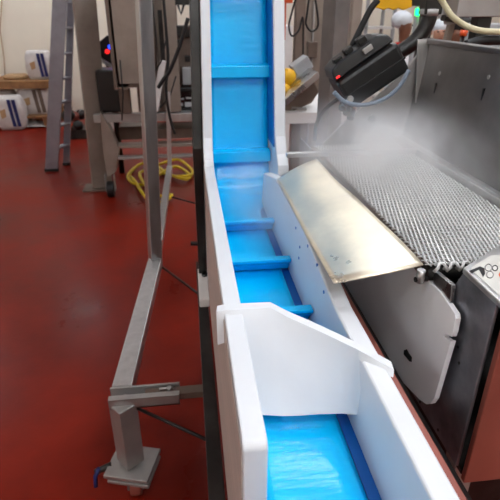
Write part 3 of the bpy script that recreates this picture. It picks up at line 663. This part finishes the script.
b = MB(); b.rbox(Q(105,62,5.36), (.30,.06,.035), M4.Rotation(.6,3,'Y'), GREYP); b.build('ledge', GREYP, pan, .004)
b = MB(); b.cyl(Q(110.5,47,5.33), Q(110.5,47,5.36), .022, LEDB); b.build('blue_lamp', LEDB, pan)
b = MB(); b.cyl(Q(107.3,51.5,5.33), Q(107.3,51.5,5.36), .022, LEDR); b.build('red_lamp', LEDR, pan)
b = MB(); pp = Q(109,60,5.45); b.cyl((pp.x,5.46,0), (pp.x,5.46,pp.z), .03, BLACK); b.build('stand', BLACK, pan)
b = MB(); b.box((Q(70,0,5.9).x,5.9,.0), (Q(98,0,5.9).x,6.3,Q(80,72,5.9).z), WHT); tag(b.build('white_bin', WHT, bevel=.03), 'white bin standing behind the ladder', 'bin')
b = MB(); c0 = P(76,140,0)
for i in range(9): b.ball(c0+V((random.uniform(-.12,.14), random.uniform(.1,.35), .10+random.uniform(0,.32))), random.uniform(.05,.09), random.choice([DARKS,BLACK,MAROON,TAUPE,DARKS,ORA]), n=7)
b.box((c0.x-.16,c0.y+.06,0),(c0.x+.18,c0.y+.4,.12), DARKS)
tag(b.build('pump_motor', DARKS), 'dark greasy pump motor on the floor behind the ladder', 'motor')

# ---------- yellow hose coil ----------
hc = P(155,180,0)
b = MB(); pts = []
tgt = [(134,168),(128,178),(134,187),(147,184),(160,176),(176,170),(190,175),(186,181),(172,179),(160,172),(150,166),(140,168),(130,174),(136,184),(142,196),(152,203),(164,204),(172,199),(160,196),(148,190),(140,178),(146,170),(160,166),(178,163),(190,168),(192,176),(180,180),(168,174),(158,168)]
for i,(x,y) in enumerate(tgt): p = P(x,y,.015); pts.append(V((p.x,p.y,.016+.02*(i%3))))
b.tube(smooth_path(pts,6), .016, YELH, 8)
tag(b.build('yellow_hose', YELH), 'yellow hose lying coiled on the red floor behind the stand', 'hose')

# ---------- sacks and pallets at the far wall ----------
YW = 8.0
def sack(px0,py0,px1,py1,Y,lab,lying=False,stripes=True,col=PAPER):
    p, q = Q(px0,py1,Y), Q(px1,py0,Y); w = q.x-p.x; h = q.z-p.z
    t = thing('sack', ((p.x+q.x)/2,Y,p.z), lab, 'sack')
    def fn(u, v):
        a = u*2*PI; zz = v
        r = (math.sin(PI*min(.97,max(.03,v))))**.12*(1+.03*math.sin(9*v+5*u*6.28))
        ex_ = abs(math.cos(a))**.3*math.copysign(1,math.cos(a)); ey_ = abs(math.sin(a))**.4*math.copysign(1,math.sin(a))
        return ((p.x+q.x)/2+w/2*ex_*r, Y+.14*ey_*r+.14, p.z+h*v)
    b = MB(); N_, Mv = 28, 10
    rg = [[b.bm.verts.new(fn(i/N_, j/Mv)) for i in range(N_)] for j in range(Mv+1)]
    for j in range(Mv):
        for i in range(N_): b.face([rg[j][i],rg[j][(i+1)%N_],rg[j+1][(i+1)%N_],rg[j+1][i]], col, True)
    b.face(rg[0][::-1], col); b.face(rg[-1], col)
    o = b.build('bag', col, t)
    if stripes:
        b = MB()
        for k in (.58,.74):
            b.prism([(p.x+w*(k-.06),Y-.006,p.z+h*.92),(p.x+w*(k+.05),Y-.006,p.z+h*.92),(p.x+w*(k+.12),Y-.006,p.z+h*.12),(p.x+w*(k+.01),Y-.006,p.z+h*.12)], (0,.02,0), NAVY if col is PAPER and not lying else TAUPE)
        b.prism([(p.x+w*.22,Y-.006,p.z+h*.6),(p.x+w*.42,Y-.006,p.z+h*.66),(p.x+w*.42,Y-.006,p.z+h*.42),(p.x+w*.26,Y-.006,p.z+h*.36)], (0,.02,0), TANP)
        b.build('printed_stripes', NAVY, o)
def pallet(px0, px1, py, Y, lab, th=.09):
    p, q = Q(px0,py,Y), Q(px1,py,Y); t = thing('pallet', ((p.x+q.x)/2,Y,p.z-th), lab, 'pallet')
    b = MB(); b.box((p.x,Y-.05,p.z-.03), (q.x,Y+.5,p.z), WOOD); b.build('deck', WOOD, t, .004)
    for k in (0,.5,1): 
        b = MB(); xx = p.x+(q.x-p.x-.1)*k; b.box((xx,Y-.04,p.z-th), (xx+.1,Y+.5,p.z-.03), WOOD); b.build('block', WOOD, t, .004)
    return p.z
pallet(-14, 50, 117, 7.95, 'wooden pallet under the lower row of white sacks', Q(20,117,7.95).z)
rk = thing('wooden_rack', (-3,8.2,0), 'wooden rack board carrying the upper sack along the wall', 'rack')
rz = Q(20,81,8.0).z; ra = Q(-14,81,8.0).x; rb = Q(50,81,8.0).x
b = MB(); b.box((ra,7.98,rz-.11), (rb,8.7,rz), WOOD); b.build('shelf_board', WOOD, rk, .005)
for x in (ra, (ra+rb)/2, rb-.08):
    b = MB(); b.box((x,8.5,0), (x+.08,8.58,rz-.11), WOOD); b.build('post', WOOD, rk, .003)
sack(27,51,48,80.5,8.1,'white sack with navy stripes standing on the upper pallet beside the ladder')
sack(19,87,47,116.5,8.06,'greyish white sack lying on the lower pallet beside the ladder',lying=True)
sack(-14,90,13,116.5,8.2,'plain crumpled white sack behind the striped sack at the left edge',stripes=False)
sack(-3,97,20,131,P(8,131,0).y,'white sack with two navy stripes on the floor at the left edge')
sack(2,75,24,80.5,8.15,'small rumpled brown sack lying flat on the upper pallet',stripes=False,col=TANP)
b = MB()
pc = P(30,127,0)
b.grid(lambda u,v: (pc.x-.45+.8*u, pc.y-.1+.35*v, .02+.05*abs(math.sin(u*9+v*5))*math.sin(PI*v)*math.sin(PI*u)+.004), 24, 8, -.003, PAPER)
tag(b.build('plastic_wrap', PAPER), 'crumpled white plastic wrap on the floor before the pallets', 'plastic wrap')
for p_ in (0,1):
    pass
b = MB(); a = Q(2,0,8.95); c = Q(5,75,8.95); b.tube([a, Q(0,30,8.95), Q(4,58,8.95), c], .008, TANP, 6); tag(b.build('tan_rope', TANP), 'thin tan rope hanging down the cream wall at far left', 'rope')

# ---------- steam ----------
def steam(name, c, size, dens, seed, lab, nsc=5.5, rot=0):
    me = bpy.data.meshes.new(name); bm = bmesh.new(); bmesh.ops.create_icosphere(bm, subdivisions=3, radius=1); bm.to_mesh(me); bm.free()
    o = bpy.data.objects.new(name, me); C.objects.link(o); o.location = c; o.scale = size; o.rotation_euler.z = rot
    m = bpy.data.materials.new(name); m.use_nodes = True; nt = m.node_tree; n = nt.nodes; l = nt.links
    n.remove(n['Principled BSDF']); out = n['Material Output']
    pv = n.new('ShaderNodeVolumeScatter'); pv.inputs['Color'].default_value = (.97,.98,1,1); pv.inputs['Anisotropy'].default_value = .2
    tc = n.new('ShaderNodeTexCoord'); ln = n.new('ShaderNodeVectorMath'); ln.operation = 'LENGTH'; l.new(tc.outputs['Object'], ln.inputs[0])
    mr = n.new('ShaderNodeMapRange'); mr.interpolation_type = 'SMOOTHSTEP'; mr.inputs['From Min'].default_value = 1.0; mr.inputs['From Max'].default_value = .15; mr.inputs['To Min'].default_value = 0; mr.inputs['To Max'].default_value = 1
    l.new(ln.outputs['Value'], mr.inputs[0])
    mpg = n.new('ShaderNodeMapping'); mpg.inputs['Location'].default_value = (seed*3.1, seed, seed*1.7); mpg.inputs['Scale'].default_value = size
    l.new(tc.outputs['Object'], mpg.inputs[0])
    nz = n.new('ShaderNodeTexNoise'); nz.inputs['Scale'].default_value = nsc; nz.inputs['Detail'].default_value = 4; nz.inputs['Distortion'].default_value = .6; l.new(mpg.outputs[0], nz.inputs['Vector'])
    r2 = n.new('ShaderNodeMapRange'); r2.inputs['From Min'].default_value = .36; r2.inputs['From Max'].default_value = .68; l.new(nz.outputs['Fac'], r2.inputs[0])
    mu = n.new('ShaderNodeMath'); mu.operation = 'MULTIPLY'; l.new(mr.outputs[0], mu.inputs[0]); l.new(r2.outputs[0], mu.inputs[1])
    m2 = n.new('ShaderNodeMath'); m2.operation = 'MULTIPLY'; m2.inputs[1].default_value = dens; l.new(mu.outputs[0], m2.inputs[0])
    l.new(m2.outputs[0], pv.inputs['Density']); l.new(pv.outputs[0], out.inputs['Volume'])
    me.materials.append(m); tag(o, lab, 'steam', kind='stuff')
steam('steam', (.53,1.32,1.28), (.31,.44,.17), 11, 1, 'pale steam drifting over the far end of the wire mesh belt', 7)
steam('steam', (.20,1.42,1.13), (.13,.40,.15), 3.2, 5, 'thin steam spilling over the conveyor wall onto the blue belt', 8)

# ---------- camera ----------
cam = bpy.data.cameras.new('camera'); co = bpy.data.objects.new('camera', cam); C.objects.link(co)
co.location = CAM; co.rotation_euler = (PI/2-PITCH, 0, -YAW)
cam.sensor_width = 36; cam.sensor_fit = 'HORIZONTAL'; cam.lens = 36.0*F/500; cam.clip_start = .02
cam.dof.use_dof = True; cam.dof.focus_distance = 1.0; cam.dof.aperture_fstop = 9
sc_ = bpy.context.scene; sc_.camera = co
w = bpy.data.worlds.new('world'); sc_.world = w; w.use_nodes = True
w.node_tree.nodes['Background'].inputs[0].default_value = (.5,.55,.6,1); w.node_tree.nodes['Background'].inputs[1].default_value = .1
sc_.cycles.volume_bounces = 4
vs = sc_.view_settings; vs.view_transform = 'Standard'; vs.look = 'None'; vs.exposure = -.12; vs.gamma = 1; vs.use_curve_mapping = False
